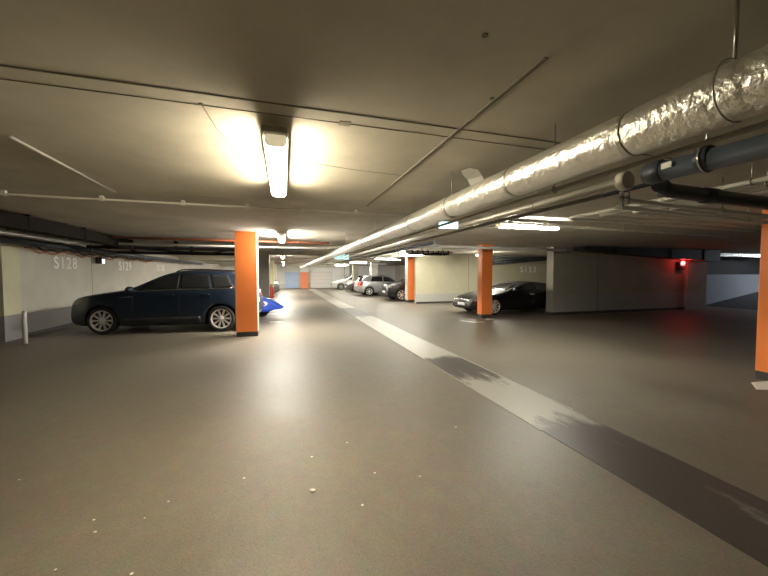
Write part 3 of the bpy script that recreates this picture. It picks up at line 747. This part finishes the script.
        for k in range(ns):
            a_ = 2 * PI * k / ns; ca, sa = math.cos(a_), math.sin(a_)
            def pt(rad, off, yy): return (rad * ca - off * sa, yy, rad * sa + off * ca)
            w0, w1 = rr * .06, rr * .095
            f_ = [pt(rr * .2, -w0, -.03), pt(rr * .2, w0, -.03), pt(rr * .93, w1, -.022), pt(rr * .93, -w1, -.022)]
            bk = [pt(rr * .2, -w0, -.06), pt(rr * .2, w0, -.06), pt(rr * .93, w1, -.06), pt(rr * .93, -w1, -.06)]
            F = [b2.verts.new(q) for q in f_]; B = [b2.verts.new(q) for q in bk]
            b2.faces.new(F); b2.faces.new(B[::-1])
            for j in range(4): b2.faces.new((F[j], F[(j + 1) % 4], B[(j + 1) % 4], B[j]))
        obj('rim', b2, M['rim'], wob)
        b2 = bmesh.new(); lathe(b2, [(rr * .27, -.06), (rr * .27, -.03), (rr * .2, -.018), (0, -.015)], 20); obj('hub_cap', b2, M['rim'], wob)
    for xw in xs_w:
        for s in (-1, 1): wheel(xw, s)
    for s in (-1, 1):
        for lo, up in P['windows']: side('side_window', lo, up, 'glass', s)
        for x0, z0, x1, z1 in P.get('seams', []):
            dx, dz = x1 - x0, z1 - z0; l_ = math.hypot(dx, dz); px, pz = -dz / l_ * .006, dx / l_ * .006
            side('door_seam', [(x0 - px, z0 - pz), (x1 - px, z1 - pz)], [(x0 + px, z0 + pz), (x1 + px, z1 + pz)], 'seam', s, 14, 1, .003)
        for x0, z0 in P.get('handles', []):
            side('door_handle', [(x0, z0), (x0 + .2, z0 + .005)], [(x0, z0 + .035), (x0 + .2, z0 + .035)], P.get('handle_mat', P['paint']), s, 6, 2, .03)
        for nm, lo, up, m in P.get('trims', []): side(nm, lo, up, m, s, 24, 2, .008)
        if 'mirror' in P:
            mx, mz = P['mirror']
            p_, n_ = hit((mx - L / 2, s * 3, mz), (0, -s, 0))
            b2 = bmesh.new(); y0 = p_.y
            bx(b2, mx - L / 2 - .02, mx - L / 2 + .05, min(y0 - s * .02, y0 + s * .08), max(y0 - s * .02, y0 + s * .08), mz, mz + .04)
            q = bmesh.ops.create_uvsphere(b2, u_segments=14, v_segments=10, radius=1)
            bmesh.ops.scale(b2, vec=(.09, .12, .075), verts=q['verts']); bmesh.ops.translate(b2, vec=(mx - L / 2 + .01, y0 + s * .15, mz + .07), verts=q['verts'])
            obj('wing_mirror', b2, M[P.get('mirror_mat', P['paint'])], root, smooth=True)
        if 'rail' in P:
            x0, x1 = P['rail']; b2 = bmesh.new(); pp = []
            for k in range(13):
                x_ = x0 + (x1 - x0) * k / 12
                zt = interp(top, x_); y_ = s * (hw(x_, zt - .12) - .07)
                pp.append((x_ - L / 2, y_, zt + (.002 if 0 < k < 12 else -.04)))
            sweep(b2, pp, .016, 8); obj('roof_rail', b2, M['black'], root)
        for k, q in enumerate(P.get('head', [])): endq('headlight', [(s * a_, b_) for a_, b_ in q], 'headlight')
        for q in P.get('tail', []): endq('tail_light', [(s * a_, b_) for a_, b_ in q], P.get('tail_mat', 'taillight'), False)
        for lo, up in P.get('side_head', []): side('headlight', lo, up, 'headlight', s, 8, 3)
        for lo, up in P.get('side_tail', []): side('tail_light', lo, up, 'taillight', s, 8, 3)
        for q in P.get('fog', []): endq('fog_lamp', [(s * a_, b_) for a_, b_ in q], 'seam')
    for nm, q, m in P.get('front', []): endq(nm, q, m)
    for nm, q, m in P.get('rear', []): endq(nm, q, m, False)
    if 'wind' in P: topq('windscreen', *P['wind'], 'glass')
    if 'rearwin' in P: topq('rear_window', *P['rearwin'], 'glass')
    obj('underbody', box(-L / 2 + .35, L / 2 - .35, -W / 2 + .28, W / 2 - .28, .17, .5), M['black'], root)
    return root
def rect(y0, y1, z0, z1): return [(y0, z0), (y1, z0), (y0, z1), (y1, z1)]

SUV = dict(L=4.45, W=1.86, r=.345, rim=.255, wheels=[.90, 3.70], paint='suv', archgap=.055,
  top=[(.1, .55), (.12, .76), (.19, .91), (.33, .985), (.9, 1.075), (1.45, 1.15), (1.55, 1.19), (2.3, 1.56), (2.6, 1.62), (3.2, 1.64), (3.9, 1.60), (4.12, 1.55), (4.28, 1.25), (4.40, 1.02), (4.45, .65)],
  low=[(.1, .32), (.2, .24), (.4, .21), (4.1, .23), (4.35, .32), (4.45, .45)],
  belt=[(0, .86), (1.4, 1.04), (4.62, 1.12)], tumble=.40,
  windows=[([(1.66, 1.10), (2.66, 1.115)], [(2.27, 1.46), (2.66, 1.505)]), ([(2.71, 1.115), (3.47, 1.13)], [(2.71, 1.51), (3.36, 1.51)]), ([(3.53, 1.13), (3.98, 1.17)], [(3.42, 1.50), (3.80, 1.46)])],
  seams=[(1.62, .38, 1.62, 1.07), (2.685, .36, 2.685, 1.10), (3.40, .62, 3.5, 1.10), (2.685, .36, 1.62, .38), (3.28, .40, 2.685, .36)],
  handles=[(2.38, .95), (3.22, .97)], mirror=(1.62, 1.06), rail=(2.55, 4.0),
  trims=[('window_trim', [(1.62, 1.075), (3.98, 1.14)], [(1.64, 1.095), (4.0, 1.16)], 'chrome'), ('sill_trim', [(1.38, .27), (3.2, .27)], [(1.38, .40), (3.2, .42)], 'clad'),
         ('fender_glint', [(1.32, .915), (1.62, .93)], [(1.32, .93), (1.62, .948)], 'chrome'), ('window_trim', [(4.0, 1.15), (4.03, 1.16)], [(3.82, 1.48), (3.845, 1.48)], 'chrome')],  # fender strip: chrome added to stand in for a streak of reflected light
  head=[rect(.50, .80, .74, .86)], side_head=[([(.20, .79), (.44, .83)], [(.23, .89), (.50, .92)])], side_tail=[([(4.16, .9), (4.36, .9)], [(4.14, 1.05), (4.32, 1.06)])],
  tail=[rect(.5, .85, .88, 1.02)], front=[('grille', rect(-.42, .42, .58, .82), 'seam'), ('number_plate', rect(-.26, .26, .44, .55), 'plate')], rear=[('number_plate', rect(-.26, .26, .7, .82), 'plate')],
  wind=(1.55, 2.25, .74, .58), rearwin=(4.14, 4.27, .56, .66))
def shift(P, d):
    Q = dict(P); pt = lambda l: [(x + d, z) for x, z in l]
    for k in ('top', 'low', 'belt', 'handles'): Q[k] = pt(P[k])
    Q['L'] = P['L'] + d; Q['wheels'] = [x + d for x in P['wheels']]
    Q['windows'] = [(pt(a_), pt(b_)) for a_, b_ in P['windows']]
    for k in ('side_head', 'side_tail'): Q[k] = [(pt(a_), pt(b_)) for a_, b_ in P[k]]
    Q['seams'] = [(a_ + d, b_, c_ + d, e_) for a_, b_, c_, e_ in P['seams']]
    Q['trims'] = [(n_, pt(a_), pt(b_), m_) for n_, a_, b_, m_ in P['trims']]
    Q['mirror'] = (P['mirror'][0] + d, P['mirror'][1]); Q['rail'] = tuple(x + d for x in P['rail'])
    for k in ('wind', 'rearwin'): Q[k] = (P[k][0] + d, P[k][1] + d, *P[k][2:])
    return Q
SUV = shift(SUV, -.1)
ang = math.atan2(-.37, 2.78)
fx, fy = -4.37, 9.93        # near front wheel contact
off = Vector((SUV['wheels'][0] - SUV['L'] / 2, -SUV['W'] / 2, 0)); off.rotate(Matrix.Rotation(ang, 3, 'Z'))
make_car('estate_car', 'dark blue tall estate car parked nose to the left wall', 'car', (fx - off.x, fy - off.y, 0), ang, SUV)

SAL = dict(L=4.6, W=1.84, r=.325, rim=.24, wheels=[.86, 3.55], paint='blackpaint', archgap=.045, na=1.1, nt=.28,
  top=[(0, .40), (.03, .52), (.12, .62), (.5, .74), (1.3, .87), (1.45, .91), (2.2, 1.18), (2.6, 1.24), (3.0, 1.235), (3.5, 1.16), (4.1, 1.02), (4.5, .96), (4.57, .90), (4.6, .6)],
  low=[(0, .27), (.1, .2), (.35, .16), (4.2, .18), (4.5, .26), (4.6, .4)], belt=[(0, .64), (1.4, .82), (4.6, .88)], tumble=.48, crown=.035,
  windows=[([(1.66, .865), (2.65, .88)], [(2.24, 1.10), (2.65, 1.15)]), ([(2.70, .88), (3.6, .90)], [(2.70, 1.15), (3.2, 1.10)])],
  seams=[(1.55, .33, 1.57, .85), (2.68, .31, 2.68, .86), (2.68, .31, 1.55, .33)], handles=[(2.4, .74), (3.2, .76)], handle_mat='chrome', mirror=(1.66, .84),
  head=[[(.46, .50), (.82, .52), (.44, .59), (.80, .61)]], side_head=[([(.10, .52), (.36, .54)], [(.12, .59), (.42, .62)])],
  front=[('grille', [(.05, .42), (.26, .43), (.05, .56), (.30, .56)], 'seam'), ('grille', [(-.05, .42), (-.26, .43), (-.05, .56), (-.30, .56)], 'seam'),
         ('grille_frame', [(.04, .555), (.31, .555), (.04, .575), (.32, .575)], 'chrome'), ('grille_frame', [(-.04, .555), (-.31, .555), (-.04, .575), (-.32, .575)], 'chrome'),
         ('number_plate', rect(-.26, .26, .33, .44), 'plate'), ('lower_intake', rect(-.5, .5, .22, .31), 'seam')], fog=[rect(.55, .78, .27, .38)],
  tail=[rect(.5, .85, .66, .8)], wind=(1.48, 2.15, .70, .54), rearwin=(3.45, 4.0, .5, .64))
make_car('saloon_car', 'black saloon car parked behind the orange column', 'car', (8.82, 11.50, 0), R(.5), SAL)

HATCH = dict(L=4.2, W=1.78, r=.31, rim=.22, wheels=[.82, 3.4], paint='silver', spokes=7,
  top=[(0, .50), (.03, .64), (.12, .76), (.9, .96), (1.2, 1.02), (2.0, 1.44), (2.5, 1.49), (3.4, 1.44), (3.75, 1.36), (4.05, 1.0), (4.17, .9), (4.2, .6)],
  low=[(0, .32), (.1, .24), (.35, .2), (3.9, .22), (4.1, .3), (4.2, .4)], belt=[(0, .78), (1.2, .93), (4.2, 1.0)], tumble=.42,
  windows=[([(1.42, .98), (2.35, 1.0)], [(1.98, 1.30), (2.35, 1.37)]), ([(2.41, 1.0), (3.3, 1.02)], [(2.41, 1.38), (3.15, 1.35)])],
  seams=[(1.35, .36, 1.35, .95), (2.38, .34, 2.38, .98)], handles=[(2.1, .83), (3.0, .85)], mirror=(1.45, .95),
  head=[rect(.44, .76, .62, .74)], tail=[rect(.55, .84, .72, .98)], tail_mat='taillit',
  front=[('grille', rect(-.4, .4, .5, .62), 'seam'), ('number_plate', rect(-.26, .26, .38, .49), 'plate')],
  rear=[('number_plate', rect(-.26, .26, .62, .73), 'plate')], side_tail=[([(3.88, .74), (4.1, .74)], [(3.86, .98), (4.04, .98)])],
  wind=(1.24, 1.95, .68, .54), rearwin=(3.72, 4.02, .52, .64))
make_car('hatchback_car', 'silver hatchback parked tail to the lane behind the white column', 'car', (7.05, 23.95 - .2, 0), R(180), HATCH)
H2 = dict(HATCH, paint='whitecar', tail_mat='taillight')
make_car('hatchback_car', 'white hatchback farthest along the right bays', 'car', (6.6, 33.4, 0), 0, H2)
H3 = dict(HATCH, paint='greycar', tail_mat='taillight')
make_car('hatchback_car', 'grey hatchback nose to the lane between the white and silver cars', 'car', (7.3, 29.4, 0), 0, H3)
H4 = dict(SUV, paint='blackpaint', spokes=7); H4.pop('rail')
make_car('estate_car', 'black car front showing left of the orange and white column', 'car', (7.75, 18.75, 0), 0, H4)
H5 = dict(SUV, paint='greycar', spokes=7, front=[('grille', rect(-.42, .42, .58, .82), 'seam'), ('number_plate', rect(-.26, .26, .44, .55), 'plate')])
make_car('estate_car', 'dark grey tall car facing the lane past the pale yellow column', 'car', (-2.5, 26.4, 0), R(180), H5)

# ------------------------------------------------------------------ blue covered vehicle on the left
t = thing('covered_motorcycle', 'low pointed vehicle under a bright blue tarpaulin behind the left orange column', 'covered vehicle', (-.9, 12.5, 0), R(0))
bm = bmesh.new(); rings = []
for i in range(41):
    u = i / 40; x = -1.5 + u * 2.37
    zt = .92 - .15 * max(0, u - .1) - .42 * max(0, (u - .45) / .55) ** 1.9
    zb = .14 + .17 * u ** 3
    if u > .93: q = (u - .93) / .07; zt = zt * (1 - .35 * q) + (zb + .05) * .35 * q
    wd = .40 * (1 - u ** 3.2) + .03
    ring = []
    for k in range(29):
        a_ = PI * k / 28
        y = -wd * math.copysign(abs(math.cos(a_)) ** .7, math.cos(a_)); z = zb + (zt - zb) * math.sin(a_) ** .75
        nn = noise.noise(Vector((x * 3.5, k * .35, 2))) * .035 + .018 * math.sin(x * 14 + k * .5)
        ring.append(bm.verts.new((x, y + nn, z + nn * .6)))
    rings.append(ring)
for a_, b_ in zip(rings, rings[1:]):
    for k in range(28):
        f = bm.faces.new((a_[k], a_[k + 1], b_[k + 1], b_[k])); f.smooth = True
    bm.faces.new((a_[28], a_[0], b_[0], b_[28]))
bm.faces.new(rings[0][::-1]); bm.faces.new(rings[-1])
bmesh.ops.recalc_face_normals(bm, faces=bm.faces)
bvh = BVHTree.FromBMesh(bm)
obj('tarpaulin', bm, M['tarp'], t)
def tp(nm, x0, x1, z0, z1):
    b2 = bmesh.new(); g = []
    for i in range(13):
        a_ = 2 * PI * i / 12
    c_ = Vector(((x0 + x1) / 2, -3, (z0 + z1) / 2)); fan = []
    for i in range(20):
        a_ = 2 * PI * i / 20
        o_ = c_ + Vector(((x1 - x0) / 2 * math.cos(a_), 0, (z1 - z0) / 2 * math.sin(a_)))
        h = bvh.ray_cast(o_, Vector((0, 1, 0)))[0]
        if h: fan.append(b2.verts.new(h - Vector((0, .02, 0))))
    b2.faces.new(fan)
    r_ = bmesh.ops.extrude_face_region(b2, geom=b2.faces[:]); bmesh.ops.translate(b2, vec=(0, .03, 0), verts=[v for v in r_['geom'] if isinstance(v, bmesh.types.BMVert)])
    obj(nm, b2, M['tarpwhite'], t)
tp('white_patch', -.02, .34, .40, .58); tp('white_patch', -.1, .18, .70, .84)
for x in (-1.1, .12):
    bm = bmesh.new(); lathe(bm, [(.16, -.06), (.24, -.055), (.28, 0), (.24, .055), (.16, .06)], 24); obj('wheel', bm, M['rubber'], t, (x, 0, .28))

# ------------------------------------------------------------------ litter on the floor
chips = [(.17, 2.31), (-1.87, 3.05), (-1.13, 2.41), (-1.07, 2.29), (-.75, 2.47), (-.84, 2.34), (-1.13, 2.05), (-.75, 1.91), (.47, 2.07), (.64, 2.39), (.2, 2.75), (.95, 2.25), (-.3, 2.6), (.52, 2.9), (1.6, 2.9)]
for i, (x, y) in enumerate(chips):
    s = .02 if i == 0 else random.uniform(.006, .011)
    bm = bmesh.new(); q = bmesh.ops.create_icosphere(bm, subdivisions=1, radius=s)
    for v in bm.verts: v.co.x *= random.uniform(.7, 1.4); v.co.y *= random.uniform(.6, 1.2); v.co.z = (v.co.z + s) * .3
    o = obj('paper_scrap' if i == 0 else 'stone_chip', bm, M['scrap'], None, (x, y, 0.001))
    if i == 0: tag(o, 'largest pale scrap of litter on the open floor in front', 'litter')
    else: tag(o, 'tiny pale stone chip lying on the open floor', 'stone chip', 'pale stone chips on the floor')
